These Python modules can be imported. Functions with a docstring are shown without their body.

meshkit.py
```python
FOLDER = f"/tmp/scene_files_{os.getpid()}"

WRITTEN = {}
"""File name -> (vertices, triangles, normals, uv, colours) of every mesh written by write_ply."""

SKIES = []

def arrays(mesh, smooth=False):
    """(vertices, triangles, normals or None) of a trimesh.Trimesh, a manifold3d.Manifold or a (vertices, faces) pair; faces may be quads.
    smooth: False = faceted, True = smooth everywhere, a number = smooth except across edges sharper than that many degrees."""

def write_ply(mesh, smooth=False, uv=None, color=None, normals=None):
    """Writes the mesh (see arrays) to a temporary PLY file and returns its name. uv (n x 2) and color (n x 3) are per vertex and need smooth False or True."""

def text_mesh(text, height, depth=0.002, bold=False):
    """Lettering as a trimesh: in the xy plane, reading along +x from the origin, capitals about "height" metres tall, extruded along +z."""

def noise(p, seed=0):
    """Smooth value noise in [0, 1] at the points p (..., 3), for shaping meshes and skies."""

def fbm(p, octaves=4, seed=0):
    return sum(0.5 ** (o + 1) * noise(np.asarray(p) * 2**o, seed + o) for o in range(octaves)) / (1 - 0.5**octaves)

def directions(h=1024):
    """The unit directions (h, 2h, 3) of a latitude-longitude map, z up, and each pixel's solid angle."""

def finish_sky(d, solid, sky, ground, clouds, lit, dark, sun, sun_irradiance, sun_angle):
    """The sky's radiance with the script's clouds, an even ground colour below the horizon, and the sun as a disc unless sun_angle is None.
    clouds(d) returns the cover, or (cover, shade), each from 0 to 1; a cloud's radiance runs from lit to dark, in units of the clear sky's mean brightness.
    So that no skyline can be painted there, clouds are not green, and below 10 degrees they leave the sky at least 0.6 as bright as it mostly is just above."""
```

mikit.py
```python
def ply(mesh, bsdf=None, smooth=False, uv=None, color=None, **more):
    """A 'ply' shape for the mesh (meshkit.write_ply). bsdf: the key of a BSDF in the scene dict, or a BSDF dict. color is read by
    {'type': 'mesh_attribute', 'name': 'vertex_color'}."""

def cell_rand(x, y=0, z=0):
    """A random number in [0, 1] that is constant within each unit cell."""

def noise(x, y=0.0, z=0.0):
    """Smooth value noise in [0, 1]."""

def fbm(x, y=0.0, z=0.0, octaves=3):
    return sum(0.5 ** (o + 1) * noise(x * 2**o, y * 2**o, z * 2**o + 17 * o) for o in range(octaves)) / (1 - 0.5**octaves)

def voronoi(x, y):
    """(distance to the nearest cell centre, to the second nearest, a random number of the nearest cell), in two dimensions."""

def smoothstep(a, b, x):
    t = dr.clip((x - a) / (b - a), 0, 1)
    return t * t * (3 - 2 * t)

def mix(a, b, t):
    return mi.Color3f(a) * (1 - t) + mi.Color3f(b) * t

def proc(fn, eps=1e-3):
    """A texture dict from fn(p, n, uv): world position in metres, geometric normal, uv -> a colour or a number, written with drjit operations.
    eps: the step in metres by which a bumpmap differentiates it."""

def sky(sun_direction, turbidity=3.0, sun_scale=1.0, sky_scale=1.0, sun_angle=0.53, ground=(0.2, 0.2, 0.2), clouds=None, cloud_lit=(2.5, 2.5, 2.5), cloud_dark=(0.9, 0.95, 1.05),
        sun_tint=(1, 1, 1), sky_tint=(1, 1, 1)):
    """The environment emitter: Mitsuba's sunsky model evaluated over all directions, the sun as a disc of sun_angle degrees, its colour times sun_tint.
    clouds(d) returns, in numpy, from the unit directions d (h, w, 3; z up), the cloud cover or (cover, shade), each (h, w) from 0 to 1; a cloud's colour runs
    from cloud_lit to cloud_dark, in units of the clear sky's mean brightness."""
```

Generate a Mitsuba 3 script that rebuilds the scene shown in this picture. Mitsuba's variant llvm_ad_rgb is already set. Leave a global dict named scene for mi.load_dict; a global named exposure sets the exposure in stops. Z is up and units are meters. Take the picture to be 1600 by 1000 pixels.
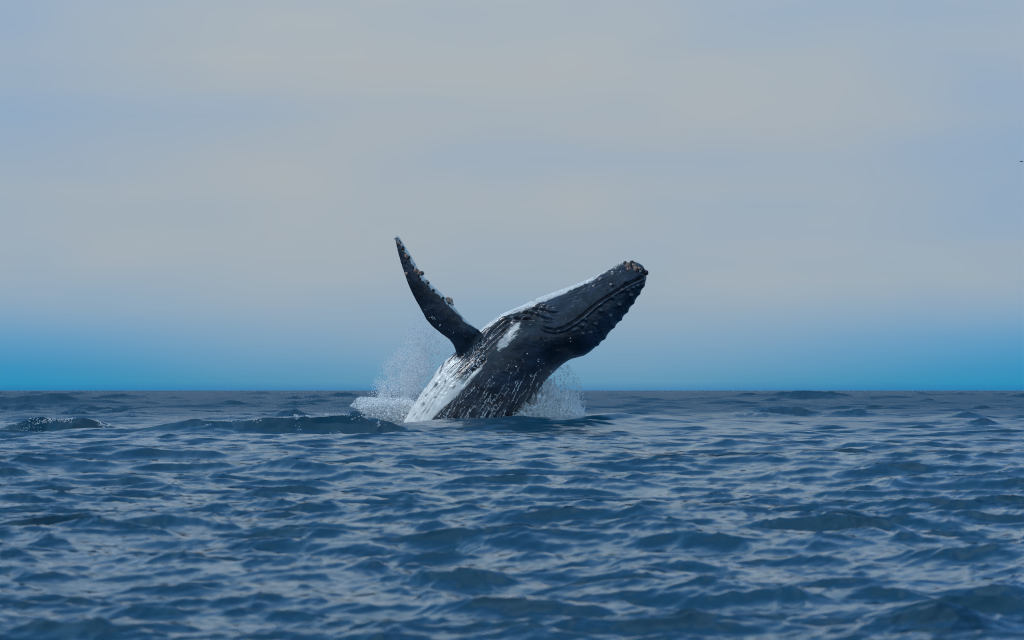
import math
import numpy as np
import trimesh
import manifold3d as m3
from scipy.interpolate import CubicSpline, PchipInterpolator
from scipy.ndimage import map_coordinates
from scipy.spatial import cKDTree
import mitsuba as mi
import mikit
import meshkit

T = mi.ScalarTransform4f
rng = np.random.default_rng(7)
scene, labels = {}, {}

# ------------------------------------------------------------------ camera, sky, exposure
F = 7500.0           # focal length in pixels of the 1600 px wide photograph (a 170 mm lens)
HOR = 609.0          # row of the horizon
CAM_H = 1.6          # a lens just above the water, in a small boat
DIST = 190.0         # metres to the whale
BIG = DIST / 150.0   # the whale is modelled in fiftieths of a metre and then scaled
up = (HOR - 500.0) / F
scene['camera'] = {
    'type': 'thinlens', 'fov': math.degrees(2 * math.atan(800.0 / F)), 'fov_axis': 'x',
    'near_clip': 0.5, 'far_clip': 40000.0, 'aperture_radius': 0.015, 'focus_distance': DIST,
    'to_world': T().look_at(origin=[0, 0, CAM_H], target=[0, 100, CAM_H + 100 * up], up=[0, 0, 1])}
exposure = 1.0


def clouds(d):
    """An even sheet of stratus that thins out just above the sea, where clear blue sky shows; soft long banks across it."""
    az = np.degrees(np.arctan2(d[..., 0], d[..., 1]))
    el = np.degrees(np.arcsin(np.clip(d[..., 2], -1, 1)))
    big = meshkit.fbm(np.stack([az / 9.0 + 40.3, el / 2.2, 0 * az + 3.1], -1), 3, 11)
    soft = meshkit.fbm(np.stack([az / 3.5 + 9, el / 0.55, 0 * az + 1.7], -1), 4, 5)
    thick = 0.5 + 0.5 * np.cos(np.radians(az * 25 - 8))      # banks of thicker and thinner cloud along the horizon
    t = np.clip((el + 0.62 * thick - 0.25 * (soft - 0.5)) / (1.70 + 0.45 * thick), 0, 1)
    streak = meshkit.fbm(np.stack([az / 5.0 + 2, el / 0.30, 0 * az + 5.7], -1), 3, 23)
    mottle = meshkit.fbm(np.stack([az / 3.2 + 4, el / 1.1 + 1, 0 * az + 9.2], -1), 4, 31)
    thin = np.clip(0.12 + 0.12 * (big - 0.5) + 0.16 * (soft - 0.5) + 0.16 * (streak - 0.5) + 0.42 * (mottle - 0.5) + 0.18 * (1 - thick) ** 2, 0.04, 0.38)
    gaps = 0.8 * np.clip((meshkit.fbm(d * 2.2 + 7, 2, 7) - 0.40) * 3.5, 0, 1)      # blue gaps added out of view, to turn the sea's reflections bluer
    cover = t * t * (3 - 2 * t) * (1 - thin) * (1 - gaps)
    return cover, 1 - np.clip(2.0 * np.sin(np.radians(np.maximum(el, 0))) - 0.10, 0, 1)      # brighter towards the zenith, as overcast skies are; made bluer to tint the water


scene['sky'] = mikit.sky([-0.75, -0.12, 0.80], turbidity=3, sun_scale=0.58, sun_angle=12, sky_scale=1.0, sun_tint=(0.78, 0.93, 1.24),
                         clouds=clouds, cloud_lit=(2.05, 3.70, 4.90), cloud_dark=(2.18, 2.28, 2.24),
                         sky_tint=(0.12, 0.93, 1.40), ground=(0.03, 0.22, 0.45))


def world(px, py, dist=DIST):
    """Where the photograph's pixel lies at that distance (used for measuring the whale)."""
    return np.array([(px - 800.0) / F * dist, dist, CAM_H + (HOR - py) / F * dist])


def on_sea(px, py, z=0.0):
    d = (CAM_H - z) * F / (py - HOR)
    return (px - 800.0) / F * d, d


# ------------------------------------------------------------------ the sea: a wind sea from a directional spectrum, with choppy crests
def spectrum_fields(L, n, lam_lo, lam_hi, lam_peak, hs, wind_deg, seed, chop, spread=2.0, keep=None):
    g = np.random.default_rng(seed)
    k1 = 2 * np.pi * np.fft.fftfreq(n, L / n)
    kx, ky = np.meshgrid(k1, k1, indexing='ij')
    k = np.hypot(kx, ky)
    k[0, 0] = 1
    kp = 2 * np.pi / lam_peak
    w = np.radians(wind_deg)
    c = (kx * np.cos(w) + ky * np.sin(w)) / k
    ph = np.exp(-1.1 * (kp / k) ** 2) / k ** 3.4 * (0.12 + np.abs(c) ** spread) * np.where(c < 0, 0.35, 1.0)
    band = lambda x: np.clip(x, 0, 1)
    ph *= band((2 * np.pi / lam_lo - k) / (0.15 * 2 * np.pi / lam_lo) + 1) * (k > 2 * np.pi / lam_hi)
    ph[0, 0] = 0
    whole = ph.sum()                                              # HS is that of the whole spectrum, of which only a band may be kept
    if keep:
        lam = 2 * np.pi / k
        e = np.clip((np.log(lam) - np.log(keep[0])) / 0.5 + 0.5, 0, 1) * np.clip((np.log(keep[1]) - np.log(lam)) / 0.5 + 0.5, 0, 1)
        ph = ph * e
    a = np.sqrt(ph) * (g.normal(size=k.shape) + 1j * g.normal(size=k.shape))
    h = np.fft.ifft2(a).real
    s = hs / 4 / (h.std() * np.sqrt(whole / ph.sum()))
    dx, dy = np.fft.ifft2(1j * kx / k * a).real, np.fft.ifft2(1j * ky / k * a).real
    return h * s, dx * s * chop, dy * s * chop, L / n


SWELL_X, SWELL_Y = 360.9, 609.7
TILES = [  # fields, turn, offset, and the distances over which a band too fine for the mesh there is left to the water's roughness
    (spectrum_fields(2048.0, 512, 18, 140, 42, 0.55, 248, 6, 1.0, 6.0), 0.2, (SWELL_X, SWELL_Y), (1200, 3200)),
    (spectrum_fields(256.0, 1024, 0.75, 60, 6.5, 0.26, 258, 4, 1.75, 2.6, (2.6, 999)), 0.31, (13.0, 5.0), (350, 1300)),
    (spectrum_fields(256.0, 2048, 0.75, 60, 6.5, 0.25, 258, 14, 1.7, 2.6, (0.01, 2.6)), 0.31, (13.0, 5.0), (90, 280)),
    (spectrum_fields(31.0, 1024, 0.10, 0.80, 1.2, 0.030, 262, 9, 1.0), 1.1, (1.0, 2.0), (70, 200))]


def bump_wave(x, y, x0, y0, half, thick, high, turn=0.0):
    """One wave of its own: a ragged, peaked crest line of half-length HALF along x, steep on the near side; returns its height."""
    out = np.zeros_like(x)
    m = np.where((np.abs(x - x0) < 2.6 * half + 1) & (np.abs(y - y0) < 5 * thick + half))[0]
    x, y = x[m], y[m]
    c, s = math.cos(turn), math.sin(turn)
    u, v = (x - x0) * c + (y - y0) * s, -(x - x0) * s + (y - y0) * c
    rough = min(0.7, 0.35 + 0.15 * half)
    wig = rough * (meshkit.fbm(np.stack([u / (0.30 * half) + x0, 0 * u, 0 * u + y0], -1), 3, 38) - 0.5)
    v = v - 0.08 * half * (u / half) ** 2 - 0.9 * thick * wig
    prof = np.where(v < 0, np.exp(-np.abs(v / (0.62 * thick)) ** 1.35), np.exp(-np.abs(v / (1.7 * thick)) ** 1.35))
    ragged = 1 + rough * 0.9 * (meshkit.fbm(np.stack([u / (0.40 * half) + 5 + x0, v / (1.2 * thick), 0 * x], -1), 3, 29) - 0.5)
    out[m] = high * prof * ragged * np.exp(-np.abs(u / np.where(u < 0, 1.35 * half, 0.75 * half)) ** 1.7)
    return out


WAVES = [  # x, y, half-length, thickness, height, turn
    (-1.5, 184.0, 11.0, 7.0, 0.30, 0.08), (-5.3, 148, 4.2, 1.3, 0.62, 0.06), (-15.0, 164, 3.2, 1.2, 0.58, -0.05), (-43, 450, 7.0, 3, 1.25, 0.0), (14, 240, 1.7, 1.0, 0.5, 0.0),
    (3.6, 53, 1.0, 0.55, 0.25, 0.0), (0.05, 40, 0.5, 0.35, 0.14, 0.05), (-2.5, 30.3, 0.45, 0.3, 0.12, 0.0), (-0.2, 31.0, 0.8, 0.3, 0.07, 0.0), (3.0, 31.5, 0.5, 0.4, 0.15, 0.5),
    (-3.8, 54, 0.85, 0.4, 0.10, 0.0), (1.1, 46, 0.32, 0.25, 0.09, 0.0)]
for _ in range(300):                                             # scattered steeper seas far out
    far = 200 * (1600 / 200) ** rng.uniform()
    WAVES.append((far * rng.uniform(-0.125, 0.125), far, rng.uniform(0.9, 3.2) * (far / 300) ** 0.35, rng.uniform(0.7, 1.8), rng.uniform(0.15, 0.50) * (far / 400) ** 0.4, rng.normal() * 0.15))
for _ in range(34):                                              # and a few long crests that just reach the horizon line
    far = rng.uniform(600, 1500)
    WAVES.append((far * rng.uniform(-0.12, 0.12), far, rng.uniform(2.5, 9.0), rng.uniform(2.0, 4.0), rng.uniform(0.6, 1.25), rng.normal() * 0.1))


def sea_points(x, y):
    X, Y, Z = x.copy(), y.copy(), np.zeros_like(x)
    dist = np.hypot(x, y)
    for (h, dx, dy, cell), turn, off, fade in TILES:
        c, s = math.cos(turn), math.sin(turn)
        at = np.stack([(x * c + y * s + off[0]) / cell, (-x * s + y * c + off[1]) / cell])
        a, b, z = (map_coordinates(q, at, order=3, mode='grid-wrap') for q in (dx, dy, h))
        if fade:
            w = np.clip((fade[1] - dist) / (fade[1] - fade[0]), 0, 1)
            a, b, z = a * w, b * w, z * w
        X += a * c - b * s
        Y += a * s + b * c
        Z += z
    for wv in WAVES:
        Z += bump_wave(x, y, *wv)
    return X, Y, Z


def rows():
    r = [1.0]
    while r[-1] < 9000:
        d = r[-1]
        r.append(d + (1.2 if d < 20 else 0.0019 * d if d < 500 else 0.0019 * d * (d / 500.0) ** 0.8))
    return np.array(r)




def crest_at(k, row):
    """Makes wave k so high that, on top of the swell there, its crest comes to that row of the photograph."""
    x0, y0 = np.array([WAVES[k][0]]), np.array([WAVES[k][1]])
    (h, _, _, cell), turn, off, _ = TILES[0]
    at = np.stack([(x0 * math.cos(turn) + y0 * math.sin(turn) + off[0]) / cell, (-x0 * math.sin(turn) + y0 * math.cos(turn) + off[1]) / cell])
    z = CAM_H - (row - HOR) / F * y0[0] - map_coordinates(h, at, order=3, mode='grid-wrap')[0]
    WAVES[k] = WAVES[k][:4] + (max(z, 0.05),) + WAVES[k][5:]


crest_at(0, 656)
crest_at(1, 651)
crest_at(2, 650)
crest_at(3, 615)
R = rows()
dense = np.radians(np.linspace(-7.1, 7.1, 600))
side = np.radians(7.1 + 172.9 * (np.arange(1, 61) / 60.0) ** 2.2)
PHI = np.concatenate([-side[::-1], dense, side])
rr, pp = np.meshgrid(R, PHI, indexing='ij')
sx, sy, sz = sea_points((rr * np.sin(pp)).ravel(), (rr * np.cos(pp)).ravel())
nr, nc = rr.shape
i, j = np.meshgrid(np.arange(nr - 1), np.arange(nc - 1), indexing='ij')
a = (i * nc + j).ravel()
sea_f = np.vstack([np.stack([a, a + 1, a + nc + 1], 1), np.stack([a, a + nc + 1, a + nc], 1)])
sea_v = np.stack([sx, sy, sz], 1)
DEEP = np.array([0.0006, 0.040, 0.076])
wx, wy = (rr * np.sin(pp)).ravel(), (rr * np.cos(pp)).ravel()
foam = np.zeros(len(sea_v))
lace = meshkit.fbm(np.stack([wx * 2.6, wy * 1.8, 0 * wx + 0.4], -1), 4, 33)
rad = np.hypot((wx + 1.0) / 6.0, (wy - DIST - 0.5) / 5.0)          # and the water is white round the whale
foam = np.maximum(foam, np.clip(1.6 * (1 - rad), 0, 1) * np.clip((lace - 0.40 - 0.10 * rad) * 9, 0, 1))
sea_c = DEEP * (1 - foam[:, None]) + np.array([0.72, 0.75, 0.78]) * foam[:, None]
scene['water_skin'] = {'type': 'principled', 'roughness': mikit.proc(lambda p, n, uv: 0.11 + 0.28 * mikit.smoothstep(70, 420, p.y)), 'eta': 1.33, 'base_color': {'type': 'mesh_attribute', 'name': 'vertex_color'}}
split = int(np.searchsorted(R, 130.0))                           # beyond, the sea is faceted: at so flat a view smoothed normals would turn black
for key, lo, hi, sm in (('sea', 0, split, True), ('far_sea', split, nr - 1, False)):
    part_f = sea_f[(sea_f.min(1) >= lo * nc) & (sea_f.min(1) < hi * nc)] - lo * nc
    sl = slice(lo * nc, (hi + 1) * nc)
    scene[key] = mikit.ply((sea_v[sl], part_f), 'water_skin', smooth=sm, color=sea_c[sl])
labels['far_sea'] = {'label': 'far part of the dark blue sea out to the horizon', 'category': 'sea', 'kind': 'structure'}
labels['sea'] = {'label': 'dark blue choppy sea with small wind waves', 'category': 'sea', 'kind': 'structure'}

# ------------------------------------------------------------------ the whale, measured in its own side view
# Side view coordinates q = (right, down) in fiftieths of a metre, 800, 655 at the whale's place on the water.
WHALE_Z = CAM_H + (HOR - 655.0) / 50.0 * BIG


def side_to_local(q):
    q = np.asarray(q, float)
    return np.stack([(q[..., 0] - 800.0) / 50.0, (655.0 - q[..., 1]) / 50.0], -1)


VENTRAL = np.array([(1009.5, 424), (1003, 414), (991, 409.5), (974, 412), (948, 423), (915, 438), (880, 451), (845, 464), (811, 479), (779, 494), (750, 516), (722, 541),
                    (694, 566), (668, 600), (645, 636), (622, 676), (600, 720), (578, 770), (560, 820), (552, 850)])
DORSAL = np.array([(1010.5, 432), (1008.5, 442), (1002, 454), (991, 472), (978, 489), (963, 507), (946, 526), (932, 540), (914, 554), (890, 562), (866, 581), (841, 609),
                   (815, 638), (789, 668), (757, 703), (722, 742), (684, 780), (640, 820), (598, 850), (575, 868)])
HALF_W = np.array([0.07, 0.22, 0.38, 0.55, 0.74, 0.92, 1.08, 1.22, 1.34, 1.44, 1.52, 1.58, 1.60, 1.58, 1.48, 1.32, 1.10, 0.85, 0.60, 0.45])
mid = (VENTRAL + DORSAL) / 2
arc = np.concatenate([[0], np.cumsum(np.linalg.norm(np.diff(mid, axis=0), axis=1))]) / 50.0
N_RING, N_ANG = 350, 300
s_fine = np.concatenate([np.linspace(0, 7.6, 290), np.linspace(7.6, arc[-1], N_RING - 289)[1:]])
vent, dors = (side_to_local(PchipInterpolator(arc, q)(s_fine)) for q in (VENTRAL, DORSAL))
half_w = PchipInterpolator(arc, HALF_W)(s_fine)
theta = np.arange(N_ANG) / N_ANG * 2 * np.pi
spow = lambda x, e: np.sign(x) * np.abs(x) ** e
st, ct = spow(np.sin(theta), 0.92), spow(np.cos(theta), 0.92)
cen, axis_v = (vent + dors) / 2, (vent - dors) / 2
ring = cen[:, None] + axis_v[:, None] * st[None, :, None]
body_v = np.stack([ring[..., 0], -half_w[:, None] * ct[None], ring[..., 1]], -1)      # theta 0 looks at the viewer's side, 90 degrees is the belly


def loft(rings):
    """A closed mesh over rings (n, m, 3), capped at both ends."""
    n, m = rings.shape[:2]
    v = np.vstack([rings.reshape(-1, 3), rings[0].mean(0), rings[-1].mean(0)])
    i, j = np.meshgrid(np.arange(n - 1), np.arange(m), indexing='ij')
    a, b, c, d = (i * m + j).ravel(), (i * m + (j + 1) % m).ravel(), ((i + 1) * m + (j + 1) % m).ravel(), ((i + 1) * m + j).ravel()
    k = np.arange(m)
    f = np.vstack([np.stack([a, b, c], 1), np.stack([a, c, d], 1), np.stack([(k + 1) % m, k, k * 0 + n * m], 1),
                   np.stack([(n - 1) * m + k, (n - 1) * m + (k + 1) % m, k * 0 + n * m + 1], 1)])
    t = trimesh.Trimesh(v, f, process=False)
    if t.volume < 0:
        t.invert()
    return t


def solid(t):
    return m3.Manifold(m3.Mesh(vert_properties=np.asarray(t.vertices, np.float32), tri_verts=np.asarray(t.faces, np.uint32)))


LEAD = np.array([(770, 566), (762, 541), (752, 517), (738, 509), (722, 494), (709, 478), (694, 462.5), (678, 449.5), (665, 436), (653.5, 420), (643, 402), (634, 387), (628, 376), (625, 371.5)])
TRAIL = np.array([(738, 606), (722, 584), (715, 556), (706, 535), (688, 520), (671.5, 505), (658, 483), (647.5, 462), (640, 444), (632.5, 424), (626, 404), (621.5, 386), (620, 376), (621, 371.5)])
FLIP_Y = -np.array([0.45, 0.72, 0.98, 1.14, 1.26, 1.35, 1.42, 1.48, 1.53, 1.57, 1.61, 1.64, 1.66, 1.67])
FLIP_T = np.array([0.50, 0.46, 0.40, 0.36, 0.32, 0.28, 0.25, 0.21, 0.18, 0.15, 0.12, 0.10, 0.08, 0.05]) / 2
fm = (LEAD + TRAIL) / 2
farc = np.concatenate([[0], np.cumsum(np.linalg.norm(np.diff(fm, axis=0), axis=1))]) / 50.0
fs = np.linspace(0, farc[-1], 170)
lead, trail = (side_to_local(PchipInterpolator(farc, q)(fs)) for q in (LEAD, TRAIL))
fy, ft = PchipInterpolator(farc, FLIP_Y)(fs), PchipInterpolator(farc, FLIP_T)(fs)
fang = np.arange(96) / 96 * 2 * np.pi
chord = 0.5 + 0.5 * np.cos(fang)                                   # 1 at the leading edge
thick = np.sin(fang) * (0.35 + 0.65 * chord ** 0.6) * np.where(chord < 1, 1, 1)
knob = np.interp(fs, np.linspace(0, farc[-1], 60), 0.02 * np.sin(np.linspace(0, 23, 60)) * np.linspace(0.2, 1, 60) ** 0.5)
lead = lead + knob[:, None] * (lead - trail) / np.linalg.norm(lead - trail, axis=1, keepdims=True)
fl = trail[:, None] + (lead - trail)[:, None] * chord[None, :, None]
flip_v = np.stack([fl[..., 0], fy[:, None] + 0.10 * (chord[None] - 0.5) + ft[:, None] * thick[None], fl[..., 1]], -1)
# the other flipper, held straight out from the far flank
far_v = flip_v.copy()
root = flip_v[0].mean(0)
rel = far_v - root
span = np.linalg.norm(rel[:, :, ::2].mean(1), axis=1)[:, None]
off = rel[:, :, ::2] - rel[:, :, ::2].mean(1, keepdims=True)
far_v = np.stack([root[0] + 0.35 + off[..., 0] * 0.8 + 0.10 * span, 0.6 + 0.98 * span + 0 * off[..., 0], root[2] - 0.30 + off[..., 1] * 0.8 - 0.12 * span + 0.3 * (rel[..., 1] - rel[..., 1].mean(1, keepdims=True))], -1)

body_m, flip_m, far_m = loft(body_v), loft(flip_v), loft(far_v)
whole = (solid(body_m) + solid(flip_m) + solid(far_m)).to_mesh()
whale = trimesh.Trimesh(np.asarray(whole.vert_properties[:, :3], float), np.asarray(whole.tri_verts), process=True)
tree_body, tree_flip, tree_far = (cKDTree(x.reshape(-1, 3)) for x in (body_v, flip_v, far_v))
v = whale.vertices.copy()
d_body, at_body = tree_body.query(v)
d_flip, at_flip = tree_flip.query(v)
d_far, _ = tree_far.query(v)
seam = cKDTree(v[(d_body < 0.05) & (np.minimum(d_flip, d_far) < 0.05)])
w_seam = np.exp(-(seam.query(v)[0] / 0.22) ** 2)[:, None]
edges = whale.edges_unique
count = np.bincount(edges.ravel(), minlength=len(v))[:, None]
for _ in range(60):
    acc = np.stack([np.bincount(edges[:, 0], v[edges[:, 1], k], len(v)) + np.bincount(edges[:, 1], v[edges[:, 0], k], len(v)) for k in range(3)], 1)
    v += 0.6 * w_seam * (acc / count - v)
on_flip = (np.minimum(d_flip, d_far) < d_body)
ring_s, ring_t = np.divmod(at_body, N_ANG)
s_at, th_at = s_fine[ring_s], np.degrees(theta[ring_t])
belly = 90 - np.abs(np.where(th_at > 270, th_at - 360, th_at) - 90)                  # 90 on the belly's midline, 0 on the flank, -90 on the back
f_s, f_c = fs[at_flip // 96], chord[at_flip % 96]
q = np.stack([800 + 50 * v[:, 0], 655 - 50 * v[:, 2]], 1)


def line_dist(q, pts):
    """(unsigned distance, signed by side, share of the way along) to a polyline."""
    pts = np.asarray(pts, float)
    best, sign, along = np.full(len(q), 1e9), np.ones(len(q)), np.zeros(len(q))
    seg = np.linalg.norm(np.diff(pts, axis=0), axis=1)
    cum = np.concatenate([[0], np.cumsum(seg)])
    for k in range(len(pts) - 1):
        e = (pts[k + 1] - pts[k]) / seg[k]
        t = np.clip((q - pts[k]) @ e, 0, seg[k])
        r = q - pts[k] - t[:, None] * e
        dd = np.linalg.norm(r, axis=1)
        m = dd < best
        best[m], along[m] = dd[m], (cum[k] + t[m]) / cum[-1]
        sign[m] = np.sign(e[0] * r[m, 1] - e[1] * r[m, 0])
    return best, best * sign, along


def smooth_line(pts, n=60):
    pts = np.asarray(pts, float)
    c = np.concatenate([[0], np.cumsum(np.linalg.norm(np.diff(pts, axis=0), axis=1))])
    return PchipInterpolator(c, pts)(np.linspace(0, c[-1], n))


def inside(q, poly):
    """Signed distance to a closed outline, positive inside."""
    poly = np.asarray(poly, float)
    d = line_dist(q, np.vstack([poly, poly[:1]]))[0]
    c = np.zeros(len(q), bool)
    for a, b in zip(poly, np.roll(poly, -1, 0)):
        with np.errstate(divide='ignore', invalid='ignore'):
            c ^= ((a[1] > q[:, 1]) != (b[1] > q[:, 1])) & (q[:, 0] < (b[0] - a[0]) * (q[:, 1] - a[1]) / (b[1] - a[1]) + a[0])
    return np.where(c, d, -d)


flank = ~on_flip
n3 = lambda scale, o, seed: meshkit.fbm(v * scale + 50, o, seed)
warp = (np.stack([n3(2.0, 3, 1), n3(2.0, 3, 2)], 1) - 0.5)
disp = np.zeros(len(v))
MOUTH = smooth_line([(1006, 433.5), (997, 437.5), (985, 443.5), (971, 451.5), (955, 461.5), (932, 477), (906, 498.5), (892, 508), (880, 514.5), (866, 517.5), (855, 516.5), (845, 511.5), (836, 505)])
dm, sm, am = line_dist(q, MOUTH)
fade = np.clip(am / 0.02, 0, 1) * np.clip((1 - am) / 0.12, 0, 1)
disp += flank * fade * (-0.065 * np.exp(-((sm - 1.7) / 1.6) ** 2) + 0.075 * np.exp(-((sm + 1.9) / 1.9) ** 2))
WRINKLES = [[(876, 489), (861, 490), (845, 485.5), (827, 484.5), (813, 487.5), (800, 492), (789, 498)],
            [(867, 505), (864, 501), (852, 499.5), (838, 494), (819, 490.5), (803, 495), (786, 504), (776, 513)],
            [(836, 505), (826, 500.5), (814, 500.5), (803, 499.5), (790, 502), (777, 511), (764, 524), (757, 535)],
            [(800, 508), (788, 518), (776, 529), (765, 538), (752, 552), (744, 566)],
            [(866, 481), (852, 480), (842, 478), (826, 481)],
            [(858, 494), (846, 490), (832, 488)]]
for k, wr in enumerate(WRINKLES):
    dw, sw, aw = line_dist(q, smooth_line(wr, 40))
    fade = np.clip(aw / 0.15, 0, 1) * np.clip((1 - aw) / 0.2, 0, 1)
    depth = (0.055, 0.060, 0.075, 0.045, 0.035, 0.03)[k]
    disp += flank * fade * depth * (-np.exp(-(sw / 1.5) ** 2) + 0.7 * np.exp(-((np.abs(sw) - 3.2) / 1.8) ** 2))
r = np.linalg.norm((q - (826, 522)) / (26, 19), axis=1)
disp += flank * 0.10 * np.exp(-r ** 2)
# a fold of skin under the flipper's root
df, sf, af = line_dist(q, smooth_line([(760, 560), (748, 572), (736, 584), (724, 600)], 30))
disp += flank * (-0.07 * np.exp(-(sf / 2.0) ** 2)) * np.clip(af / 0.1, 0, 1)
TUBERCLES = [(959, 427, 2.7, .07), (940, 436, 2.8, .07), (930, 446, 2.8, .075), (956, 446, 3.0, .08), (913, 445, 2.2, .05), (977, 440, 2.8, .08), (971, 425, 2.2, .05), (948, 452, 2.2, .05),
             (957, 466, 2.6, .08), (938, 477, 2.4, .07), (938, 486, 2.8, .08), (914, 500, 2.6, .07), (910, 509, 2.8, .08), (910, 522, 2.4, .06), (971, 454, 2.5, .07), (967, 477, 2.3, .07),
             (980, 454, 2.3, .07), (953, 494, 2.3, .07), (989, 450, 2.4, .07), (995, 447, 2.2, .06), (930, 507, 2.2, .05), (922, 520, 2.2, .05), (897, 516, 2.4, .05), (985, 462, 2.2, .06),
             (1004, 446, 3.6, .05), (999, 459, 3.6, .05), (990, 474, 3.8, .06), (980, 487, 3.6, .05), (970, 499, 4, .06), (959, 511, 4, .06), (944, 528, 4.2, .07), (934, 538, 3.6, .05)]
for x, y, rad, amp in TUBERCLES:
    disp += 0.7 * flank * amp * np.exp(-((q[:, 0] - x) ** 2 + (q[:, 1] - y) ** 2) / rad ** 2)
girth = np.interp(s_at, s_fine, half_w) * np.radians(90 - belly)                    # metres from the belly's midline
pleat = np.clip((belly - 28) / 15, 0, 1) * np.clip((s_at - 0.5) / 0.8, 0, 1) * flank
disp += -0.036 * pleat * np.exp(-((((girth + 0.03 * warp[:, 0]) / 0.19) % 1 - 0.5) / 0.16) ** 2)
disp += 0.05 * (n3(1.3, 3, 5) - 0.5) + 0.022 * (n3(5.0, 3, 6) - 0.5) + 0.010 * (n3(14.0, 2, 8) - 0.5)
base = trimesh.Trimesh(v, whale.faces, process=False)
v = v + base.vertex_normals * disp[:, None]

# skin colour: slate black with paler patches that put wet sheen into the colour; white belly, throat and underside of the flipper with ragged edges
tone = np.clip(0.5 + 1.6 * (n3(1.6, 4, 21) - 0.5) + 0.9 * (n3(7.0, 3, 22) - 0.5), 0, 1)[:, None]
skin = np.array([0.003, 0.006, 0.013]) * (1 - tone) + np.array([0.030, 0.046, 0.080]) * tone ** 1.5
qw = q + 9 * warp + 5 * (np.stack([n3(9, 3, 31), n3(9, 3, 32)], 1) - 0.5)
along_n = meshkit.fbm(np.stack([(q[:, 0] + q[:, 1]) / 3.0, (q[:, 0] - q[:, 1]) / 26.0, v[:, 1]], -1), 3, 12) - 0.5      # streaks along the body
WHITE_BELLY = [(700, 540), (711, 574), (716, 592), (727, 596), (741, 580), (752, 576), (742, 590), (730, 603), (717, 616), (705, 628), (694, 634), (684, 644), (670, 662), (650, 700), (600, 800), (520, 800), (600, 640), (660, 570)]
BLAZE = [(813, 507), (805, 508), (796, 515), (789, 525), (783, 537), (779, 548), (784, 546), (792, 538), (799, 532), (804, 524), (811, 515)]
white = np.clip(inside(qw + along_n[:, None] * np.array([14, -14]) * 3.6, WHITE_BELLY) / 2.5 + 0.5, 0, 1)
white = np.maximum(white, np.clip((inside(q + 10 * (np.stack([n3(11, 3, 41), n3(11, 3, 42)], 1) - 0.5), BLAZE) + 0.6 + 16 * along_n) / 2.0 + 0.5, 0, 1) * 0.9)
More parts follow.
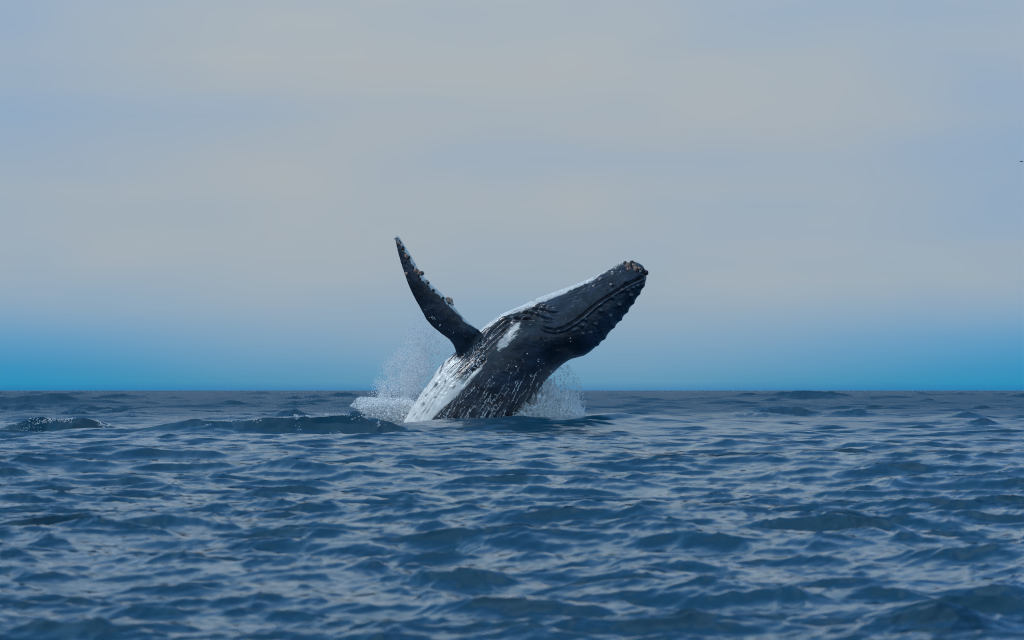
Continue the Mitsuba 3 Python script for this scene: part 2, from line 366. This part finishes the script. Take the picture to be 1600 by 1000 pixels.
ve_d = line_dist(q, smooth_line([(965, 416), (948, 423), (915, 438), (880, 451), (845, 464), (811, 479), (779, 494), (752, 514)], 80))
band = np.interp(ve_d[2], [0, 0.12, 0.35, 0.5, 0.7, 0.9, 1], [0.5, 2.5, 6.5, 9.0, 8.0, 6.0, 3.5])
throat = np.clip((band - ve_d[0] + 5 * warp[:, 1] + 5 * along_n) / 1.6 + 0.5, 0, 1)
throat = np.where(belly > 72, np.interp(ve_d[2], [0, 0.05, 0.2], [0, 0.6, 1]), throat)
white = np.maximum(white, throat * (s_at < 5.5))
white = np.where(on_flip, 0, white)
lead_d = line_dist(q, smooth_line(LEAD[2:], 80))
lband = np.interp(lead_d[2], [0, 0.12, 0.3, 0.45, 0.7, 1], [0.5, 2.5, 4.0, 5.5, 5.0, 6.0])
fw = np.clip((lband - lead_d[0] + 6 * warp[:, 0] + 5 * (n3(12, 2, 44) - 0.5)) / 1.4 + 0.5, 0, 1)
under = np.clip((base.vertex_normals[:, 1] - 0.1) * 3, 0, 1)                           # the flipper's far face is its white underside
white = np.where(on_flip & (d_flip < d_far) & (f_s > farc[2]), np.maximum(fw, under), white)
dark_marks = np.zeros(len(v))
for a, b, wid in [((695, 563), (687, 583), 1.3), ((684, 575), (666, 604), 1.2), ((681, 603), (683, 599), 2.0), ((696, 597), (697, 594), 1.9), ((661, 632), (663, 630), 2.2), ((680, 621), (682, 620), 1.4),
                  ((702, 568), (702, 566), 1.3), ((651, 621), (654, 616), 1.3), ((643, 631), (645, 627), 1.6), ((730, 583), (719, 591), 2.4), ((668, 560), (672, 553), 1.0), ((709, 607), (712, 603), 1.2)]:
    dark_marks = np.maximum(dark_marks, np.exp(-(line_dist(q + 0.8 * warp, [a, b])[0] / wid) ** 2))
pl_line = pleat * np.exp(-((((girth + 0.03 * warp[:, 0]) / 0.19) % 1 - 0.5) / 0.10) ** 2) * (s_at < 5.2)
white = white * (1 - np.clip(5 * (along_n - 0.13), 0, 0.6)) * (1 - 0.85 * np.clip(1.3 * dark_marks - 0.1, 0, 1)) * (1 - 0.55 * pl_line)
specks = np.clip((n3(16, 2, 51) - 0.74) * 9, 0, 1) * np.clip((n3(2.2, 2, 52) - 0.45) * 5, 0, 1) * 0.35
white = np.maximum(white, specks)
wcol = np.array([0.74, 0.71, 0.67]) * (0.70 + 0.55 * n3(4.0, 5, 61)[:, None])
skin = skin * (1 - white[:, None]) + wcol * white[:, None]
pale = 0.7 * np.exp(-((sm + 2.4) / 1.1) ** 2) * flank * np.clip(am / 0.03, 0, 1) * np.clip((0.8 - am) / 0.2, 0, 1) * np.clip(2.4 * (n3(5, 3, 71) - 0.3), 0, 1)      # lip highlight, painted into the colour along its ridge
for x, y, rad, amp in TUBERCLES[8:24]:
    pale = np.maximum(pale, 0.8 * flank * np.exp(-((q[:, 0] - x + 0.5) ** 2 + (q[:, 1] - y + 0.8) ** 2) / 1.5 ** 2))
gs = np.random.default_rng(5)
for _ in range(70):                                              # old scratches
    a = np.array([gs.uniform(770, 995), 0.0])
    a[1] = np.interp(a[0], [770, 900, 995], [560, 490, 440]) + gs.normal() * 22
    b = a + np.array([math.cos(t := gs.normal() * 0.5 - 0.6), math.sin(t)]) * gs.uniform(3, 15)
    near_a = np.where((np.abs(q - (a + b) / 2) < 14).all(1) & flank)[0]
    pale[near_a] = np.maximum(pale[near_a], gs.uniform(0.15, 0.5) * np.exp(-(line_dist(q[near_a] + 1.5 * warp[near_a], [a, b])[0] / 0.8) ** 2))
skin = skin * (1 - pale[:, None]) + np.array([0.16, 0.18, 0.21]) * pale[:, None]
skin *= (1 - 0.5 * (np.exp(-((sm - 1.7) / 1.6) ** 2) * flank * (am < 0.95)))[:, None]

PLACE = T().translate([0, DIST, WHALE_Z]).scale(BIG)
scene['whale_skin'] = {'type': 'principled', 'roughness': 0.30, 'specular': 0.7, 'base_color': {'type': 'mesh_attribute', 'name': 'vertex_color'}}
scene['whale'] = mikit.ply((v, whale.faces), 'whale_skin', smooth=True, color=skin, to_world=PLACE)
labels['whale'] = {'label': 'breaching black and white whale with one knobbly flipper raised', 'category': 'whale'}
whale_n = trimesh.Trimesh(v, whale.faces, process=False).vertex_normals
q = np.stack([800 + 50 * v[:, 0], 655 - 50 * v[:, 2]], 1)
near = np.where((whale_n[:, 1] < 0.25) & (v[:, 1] < 0.35))[0]
near_tree = cKDTree(q[near])


def on_skin(x, y, r=2.0):
    """The skin's point and normal, on the near side, where the side view shows (x, y)."""
    k = near_tree.query_ball_point((x, y), r)
    k = near[k] if len(k) else near[[near_tree.query((x, y))[1]]]
    k = k[np.argmin(v[k, 1])]
    return v[k], whale_n[k]


def barnacle_mesh(g, rad, tall):
    """A ribbed cone with a crater in its top."""
    n = 14
    ang = np.arange(n) / n * 2 * np.pi
    prof = [(1.0, -0.25), (1.0, 0.0), (0.86, 0.45), (0.66, 0.9), (0.5, 1.0), (0.36, 0.8), (0.26, 0.45), (0.02, 0.35)]
    ribs = 1 + 0.13 * np.cos(ang * 6 + g.uniform(0, 6)) + 0.05 * g.normal(size=n)
    rings = np.array([[(p * rad * np.cos(a) * k, p * rad * np.sin(a) * k, h * tall * (1 + 0.08 * g.normal())) for a, k in zip(ang, ribs)] for p, h in prof])
    return loft(rings)


scene['barnacle_pink'] = {'type': 'principled', 'roughness': 0.7, 'base_color': mikit.proc(lambda p, n, uv: mikit.mix((0.26, 0.12, 0.09), (0.66, 0.46, 0.38), mikit.smoothstep(0.3, 0.7, mikit.noise(p.x * 40, p.y * 40, p.z * 40))))}
scene['barnacle_pale'] = {'type': 'principled', 'roughness': 0.7, 'base_color': mikit.proc(lambda p, n, uv: mikit.mix((0.30, 0.27, 0.26), (0.70, 0.67, 0.63), mikit.smoothstep(0.3, 0.7, mikit.noise(p.x * 40, p.y * 40, p.z * 40))))}
scene['barnacle_dark'] = {'type': 'principled', 'roughness': 0.5, 'base_color': mikit.proc(lambda p, n, uv: mikit.mix((0.02, 0.022, 0.032), (0.07, 0.065, 0.07), mikit.noise(p.x * 30, p.y * 30, p.z * 30)))}
BARNACLES = [  # side view place, radius in cm, tone
    (966, 415, 6, 1), (971, 412, 5, 1), (976, 410, 6, 2), (981, 412, 6, 0), (982, 419, 7, 0), (987, 410, 8, 2), (990, 414, 7, 0), (994, 420, 6.5, 0), (998, 418, 6, 0), (1003, 421, 8, 2), (1008, 424, 8, 2),
    (1010, 429, 6, 2), (985, 414, 5, 2), (996, 422, 5, 2), (992, 417, 5, 1), (978, 414, 4.5, 0), (1000, 423, 5, 1), (962, 418, 4, 1),
    (623, 374, 7, 1), (626, 378, 6, 1), (628, 382, 6, 0), (632, 390, 7, 2), (634, 393, 5, 0), (639, 402, 7, 0), (642, 405, 6, 2), (637, 411, 4.5, 2), (648, 419, 5, 2), (653, 424, 7, 0), (657, 427, 8, 0),
    (661, 428, 7, 2), (656, 432, 6, 2), (659, 437, 5, 2), (669, 441, 7, 1), (671, 443, 5, 2), (680, 455, 5, 2), (694, 466, 5, 2), (702, 468, 8, 0), (706, 470, 9, 0), (708, 474, 7, 1), (704, 473, 6, 2), (636, 431, 5, 0)]
g = np.random.default_rng(3)
for k, (x, y, rad, kind) in enumerate(BARNACLES):
    p, n = on_skin(x, y)
    rad = rad / 100.0
    z = n / np.linalg.norm(n) + g.normal(size=3) * 0.12
    z /= np.linalg.norm(z)
    a = np.cross(z, [0.3, 0.9, 0.2])
    a /= np.linalg.norm(a)
    m = np.eye(4)
    m[:3, :3], m[:3, 3] = np.stack([a, np.cross(z, a), z], 1), p
    t = barnacle_mesh(g, rad, rad * g.uniform(0.9, 1.4))
    t.apply_transform(m)
    scene['whale__barnacle' + (f'_{k:03d}' if k else '')] = mikit.ply(t, ('barnacle_pink', 'barnacle_pale', 'barnacle_dark')[kind], smooth=40, to_world=PLACE)
p, n = on_skin(845, 526)
eye = trimesh.creation.icosphere(3, 0.055)
eye.apply_translation(p - n * 0.025)
scene['eye_skin'] = {'type': 'principled', 'roughness': 0.08, 'specular': 0.6, 'base_color': {'type': 'rgb', 'value': [0.010, 0.007, 0.006]}}
scene['whale__eye'] = mikit.ply(eye, 'eye_skin', smooth=True, to_world=PLACE)

# ------------------------------------------------------------------ white water: drops are real, small, faceted bodies drawn out along their flight
OCT_V = np.array([[1, 0, 0], [-1, 0, 0], [0, 1, 0], [0, -1, 0], [0, 0, 1], [0, 0, -1]], float)
OCT_F = np.array([[0, 2, 4], [2, 1, 4], [1, 3, 4], [3, 0, 4], [2, 0, 5], [1, 2, 5], [3, 1, 5], [0, 3, 5]])
ICO = trimesh.creation.icosphere(1, 1.0)


def drops(pos, rad, along, stretch, g, fine=False):
    """One mesh of all drops: centres, radii, flight directions, how far each is drawn out."""
    bv, bf = (np.asarray(ICO.vertices), np.asarray(ICO.faces)) if fine else (OCT_V, OCT_F)
    n = len(pos)
    z = along / (np.linalg.norm(along, axis=1, keepdims=True) + 1e-9)
    a = np.cross(z, g.normal(size=(n, 3)))
    a /= np.linalg.norm(a, axis=1, keepdims=True) + 1e-9
    b = np.cross(z, a)
    k = bv[None] * (1 + 0.35 * g.normal(size=(n, len(bv), 1)))
    out = pos[:, None] + rad[:, None, None] * (k[..., :1] * a[:, None] + k[..., 1:2] * b[:, None] + k[..., 2:] * z[:, None] * stretch[:, None, None])
    return out.reshape(-1, 3), (bf[None] + (np.arange(n) * len(bv))[:, None, None]).reshape(-1, 3)


def join(parts):
    at = np.cumsum([0] + [len(p[0]) for p in parts])
    return np.vstack([p[0] for p in parts]), np.vstack([p[1] + a for p, a in zip(parts, at)])


def in_poly(poly, n, g):
    from shapely import Polygon, contains_xy
    p = Polygon(poly)
    x0, y0, x1, y1 = p.bounds
    out = np.zeros((0, 2))
    while len(out) < n:
        c = np.stack([g.uniform(x0, x1, 4 * n), g.uniform(y0, y1, 4 * n)], 1)
        out = np.vstack([out, c[contains_xy(p, c[:, 0], c[:, 1])]])
    return out[:n]


def local3(q, y):
    l = side_to_local(q)
    return np.stack([l[:, 0], y, l[:, 1]], 1)


def jets(g, base, tip, depth0, depth1, per, spread, rlo, rhi, bow=6.0, start=0.0):
    """Ballistic strings of drops from base to tip (side view), loosening towards the tip."""
    n = len(base)
    t = start + (1 - start) * g.uniform(0, 1, (n, per)) ** 0.8
    side = g.normal(size=(n, 1)) * bow
    qx = base[:, :1] + (tip[:, :1] - base[:, :1]) * t + side * t * (1 - t) + g.normal(size=(n, per)) * spread * (0.25 + t)
    qy = base[:, 1:] + (tip[:, 1:] - base[:, 1:]) * (1.25 * t - 0.25 * t * t) + g.normal(size=(n, per)) * spread * (0.25 + t)
    y = depth0[:, None] + (depth1 - depth0)[:, None] * t + g.normal(size=(n, per)) * 0.05 * (0.3 + t)
    d = np.stack([tip[:, 0] - base[:, 0], 25 * (depth1 - depth0), -(tip[:, 1] - base[:, 1])], 1)[:, None].repeat(per, 1).reshape(-1, 3) + g.normal(size=(n * per, 3)) * 8
    r = rlo * (rhi / rlo) ** (g.uniform(0, 1, n * per) ** 2.4)
    return local3(np.stack([qx.ravel(), qy.ravel()], 1), y.ravel()), r, d


scene['white_water'] = {'type': 'principledthin', 'roughness': 0.5, 'diff_trans': 1.0, 'base_color': {'type': 'rgb', 'value': [0.90, 0.91, 0.92]}}
scene['foam_white'] = {'type': 'twosided', 'bsdf': {'type': 'diffuse', 'reflectance': {'type': 'rgb', 'value': [0.92, 0.92, 0.92]}}}
g = np.random.default_rng(21)
# the plume behind the belly
PLUME = [(574, 612), (588, 575), (603, 552), (628, 522), (645, 500), (657, 488), (672, 500), (692, 524), (704, 538), (696, 562), (664, 590), (640, 622), (600, 628)]
tip = in_poly(PLUME, 230, g)
base = np.stack([tip[:, 0] * 0.62 + 0.38 * g.uniform(570, 690, 230), np.full(230, 648.0)], 1)
parts = [drops(*(lambda p, r, d: (p, r, d, g.uniform(1, 2.2, len(r))))(*jets(g, base, tip, g.uniform(0.1, 1.2, 230), g.uniform(0.4, 2.6, 230), 46, 5.0, 0.005, 0.020, start=0.25)), g)]
m = in_poly(PLUME, 220000, g)
m += g.normal(size=m.shape) * 7
puff = meshkit.fbm(np.stack([m[:, 0] / 22, m[:, 1] / 26, 0 * m[:, 0]], -1), 4, 15)
m = m[g.uniform(0, 1, len(m)) < np.clip((puff - 0.40) * 3.5, 0, 1) * np.clip(0.30 + (m[:, 1] - 490) / 130 * 0.7 - np.abs(m[:, 0] - 650) / 170, 0.03, 1)]
parts.append(drops(local3(m, g.uniform(0.3, 2.6, len(m))), g.uniform(0.0028, 0.0068, len(m)), g.normal(size=(len(m), 3)), np.ones(len(m)), g))
clump = in_poly([(590, 620), (612, 560), (640, 520), (660, 500), (690, 530), (690, 560), (650, 610)], 150, g)
c = np.repeat(clump, 14, 0) + g.normal(size=(150 * 14, 2)) * np.array([2.8, 2.2])
parts.append(drops(local3(c, np.repeat(g.uniform(0.3, 2.2, 150), 14) + g.normal(size=len(c)) * 0.08), g.uniform(0.006, 0.022, len(c)), g.normal(size=(len(c), 3)) + [0.3, 0, 1], g.uniform(1, 2.5, len(c)), g))
scene['spray_plume'] = mikit.ply(join(parts), 'white_water', smooth=False, to_world=PLACE)
labels['spray_plume'] = {'label': 'tall plume of white spray drops rising left of the whale behind its flipper', 'category': 'spray', 'kind': 'stuff'}

# the churned mound left of the belly, and the burst on the right
def mound(poly, n, g, y0, y1, rlo, rhi):
    m = in_poly(poly, n, g) + g.normal(size=(n, 2)) * np.array([3.5, 1.6])
    return drops(local3(m, g.uniform(y0, y1, n)), rlo * (rhi / rlo) ** g.uniform(0, 1, n) ** 1.6, g.normal(size=(n, 3)) * [1, 1, 0.7], g.uniform(0.8, 1.9, n), g)


parts = [mound([(560, 637), (575, 630), (600, 628), (640, 627), (668, 634), (672, 662), (600, 658), (570, 646)], 15000, g, -0.2, 1.6, 0.007, 0.034)]
sp = in_poly([(545, 634), (560, 620), (590, 622), (640, 622), (650, 632), (560, 640)], 2600, g)
parts.append(drops(local3(sp, g.uniform(0, 2.0, 2600)), g.uniform(0.005, 0.02, 2600), g.normal(size=(2600, 3)) + [-0.5, 0, 1], g.uniform(1, 2.5, 2600), g))
scene['churned_foam'] = mikit.ply(join(parts), 'foam_white', smooth=False, to_world=PLACE)
labels['churned_foam'] = {'label': 'low mound of churned white foam at the left foot of the whale', 'category': 'foam', 'kind': 'stuff'}

n = 130
tip = in_poly([(838, 622), (852, 606), (868, 599), (885, 600), (900, 610), (912, 628), (914, 648), (890, 652), (840, 640)], n, g)
base = np.stack([np.clip(tip[:, 0] * 0.75 + 0.25 * g.uniform(790, 880, n), 800, 900), np.full(n, 662.0)], 1)
parts = [drops(*(lambda p, r, d: (p, r, d, g.uniform(1.5, 5, len(r))))(*jets(g, base, tip, g.uniform(-0.9, 0.9, n), g.uniform(-1.2, 1.6, n), 60, 2.6, 0.007, 0.034, bow=10)), g)]
n = 60                                                                   # thin curtain falling off the back
tip = np.stack([np.linspace(812, 862, n), np.interp(np.linspace(812, 862, n), [812, 830, 850, 862], [640, 622, 602, 590])], 1) + g.normal(size=(n, 2)) * 2
parts.append(drops(*(lambda p, r, d: (p, r, d, g.uniform(2, 7, len(r))))(*jets(g, tip + np.stack([g.uniform(-14, 16, n), 668 - tip[:, 1]], 1), tip, g.uniform(-1.0, 0.4, n), g.uniform(-0.6, 0.3, n), 70, 1.2, 0.006, 0.022, bow=5)), g))
parts.append(mound([(795, 654), (815, 642), (838, 632), (868, 628), (897, 634), (912, 646), (914, 664), (800, 670)], 10000, g, -1.2, 0.8, 0.007, 0.032))
n = 26                                                                   # ropes of water
tip = in_poly([(832, 632), (850, 614), (870, 608), (890, 612), (905, 624), (914, 645), (890, 652)], n, g)
base = np.stack([tip[:, 0] * 0.7 + 0.3 * 845, np.full(n, 662.0)], 1)
parts.append(drops(*(lambda p, r, d: (p, r, d, g.uniform(2, 6, len(r))))(*jets(g, base, tip, g.uniform(-1.1, 0.4, n), g.uniform(-1.3, 0.8, n), 80, 0.9, 0.010, 0.040, bow=9)), g))
sp = in_poly([(850, 600), (862, 572), (885, 568), (905, 590), (920, 640), (912, 655), (880, 630)], 800, g)
parts.append(drops(local3(sp, g.uniform(-1, 1.5, 800)), g.uniform(0.006, 0.020, 800), g.normal(size=(800, 3)), g.uniform(1, 2, 800), g))
scene['splash_burst'] = mikit.ply(join(parts), 'foam_white', smooth=False, to_world=PLACE)
labels['splash_burst'] = {'label': 'burst of white splash water thrown up right of the whale\'s back', 'category': 'splash', 'kind': 'stuff'}

# broken white crests of the two steep waves left of the whale
for k, wv in enumerate(WAVES[1:3]):
    n = 800
    cx = wv[0] + wv[2] * np.clip(g.normal(size=n) * 0.42 + 0.1, -0.95, 0.95)
    clumpy = meshkit.fbm(np.stack([cx * 1.9, 0 * cx, 0 * cx], -1), 4, 5 + k)
    cy = wv[1] - wv[3] * np.abs(g.normal(size=n)) * (0.10 + 1.5 * np.clip(clumpy - 0.42, 0, 1))
    lace2 = meshkit.fbm(np.stack([cx * 4, cy * 4, 0 * cx], -1), 3, 8)
    ok = (lace2 > 0.46) & (clumpy > 0.36)
    px_, py_, pz_ = sea_points(cx[ok], cy[ok])
    n = len(px_)
    pos = np.stack([px_, py_, pz_ + np.abs(g.normal(size=n)) * 0.012], 1)
    r = 0.005 * 3.5 ** (g.uniform(0, 1, n) ** 1.5)
    key = 'whitecap_foam' + (f'_{k:03d}' if k else '')
    scene[key] = mikit.ply(drops(pos, r, g.normal(size=(n, 3)) * [1, 1, 0.4], g.uniform(1, 2.5, n), g, True), 'white_water', smooth=False)
    labels[key] = {'label': ('broken white foam on the steep dark wave just left of the whale', 'broken white foam on the steep dark wave near the left edge')[k], 'category': 'foam', 'kind': 'stuff'}

# water running off the skin
n = 250
start_q = in_poly([(722, 592), (745, 552), (790, 545), (838, 575), (846, 600), (815, 640), (800, 668), (672, 668), (690, 640)], n, g)
keep = g.uniform(0, 1, n) < np.clip(0.18 + (start_q[:, 1] - 560) / 110, 0.12, 1)
start_q = start_q[keep]
pos, rad, dirs, stre = [], [], [], []
for sq in start_q:
    length = g.uniform(5, 18) * (1 + 2.5 * g.uniform() ** 3)
    k = max(3, int(length / 1.3))
    t = np.linspace(0, 1, k)
    dx, dy = -0.50 + g.normal() * 0.10, 0.87
    wob = np.cumsum(g.normal(size=k)) * 0.25
    line = np.stack([sq[0] + dx * length * t + wob, sq[1] + dy * length * t], 1)
    r0 = 0.004 + 0.009 * g.uniform() ** 1.5
    for u in line[g.uniform(size=k) < 0.92]:
        p, nn = on_skin(*u, 1.6)
        pos.append(p + nn * 0.012)
        rad.append(r0 * g.uniform(0.5, 1.2))
        dirs.append([dx, 0, -dy])
        stre.append(g.uniform(1.8, 4.0))
for sq in np.vstack([in_poly([(716, 575), (722, 560), (752, 530), (768, 540), (752, 572), (728, 592)], 110, g), in_poly([(655, 480), (690, 500), (720, 530), (690, 515), (668, 495)], 12, g), in_poly([(800, 560), (900, 520), (860, 580), (800, 640), (760, 640)], 40, g)]):
    p, nn = on_skin(*sq, 1.6)
    for _ in range(g.integers(1, 4)):
        pos.append(p + nn * 0.012 + g.normal(size=3) * 0.03)
        rad.append(g.uniform(0.006, 0.020))
        dirs.append(g.normal(size=3) + [-0.5, 0, -0.8])
        stre.append(g.uniform(1, 2.5))
scene['water_runoff'] = mikit.ply(drops(np.array(pos), np.array(rad), np.array(dirs), np.array(stre), g), 'foam_white', smooth=False, to_world=PLACE)
labels['water_runoff'] = {'label': 'strings of white water running down the whale\'s dark wet flank', 'category': 'water', 'kind': 'stuff'}

# ------------------------------------------------------------------ a bird far off
bd = 500.0
bx, _, bz = world(1596.5, 252, bd)
span = np.linspace(-1, 1, 21)
bird_wing = loft(np.array([[(0.20 * (1 - 0.7 * abs(s)) * np.cos(a) - 0.06 * abs(s), 0.62 * s, 0.02 * np.sin(a) * (1.1 - abs(s)) + 0.16 * abs(s) - 0.20 * s * s) for a in np.arange(10) / 10 * 2 * np.pi] for s in span]))
bird_body = loft(np.array([[(0.34 * x, r * np.cos(a), r * np.sin(a)) for a in np.arange(12) / 12 * 2 * np.pi] for x, r in [(-1, .01), (-.75, .045), (-.3, .075), (.2, .085), (.6, .06), (.75, .05), (.88, .05), (1.0, .02), (1.15, .006)]]))
scene['bird_feathers'] = {'type': 'diffuse', 'reflectance': {'type': 'rgb', 'value': [0.03, 0.032, 0.04]}}
for part, t in (('wings', bird_wing), ('body', bird_body)):
    scene['sea_bird__' + part] = mikit.ply(t, 'bird_feathers', smooth=40, to_world=T().translate([bx, bd, bz]).rotate([0, 0, 1], 160).scale(0.6))
labels['sea_bird'] = {'label': 'tiny dark bird flying far off at the right edge of the sky', 'category': 'bird'}
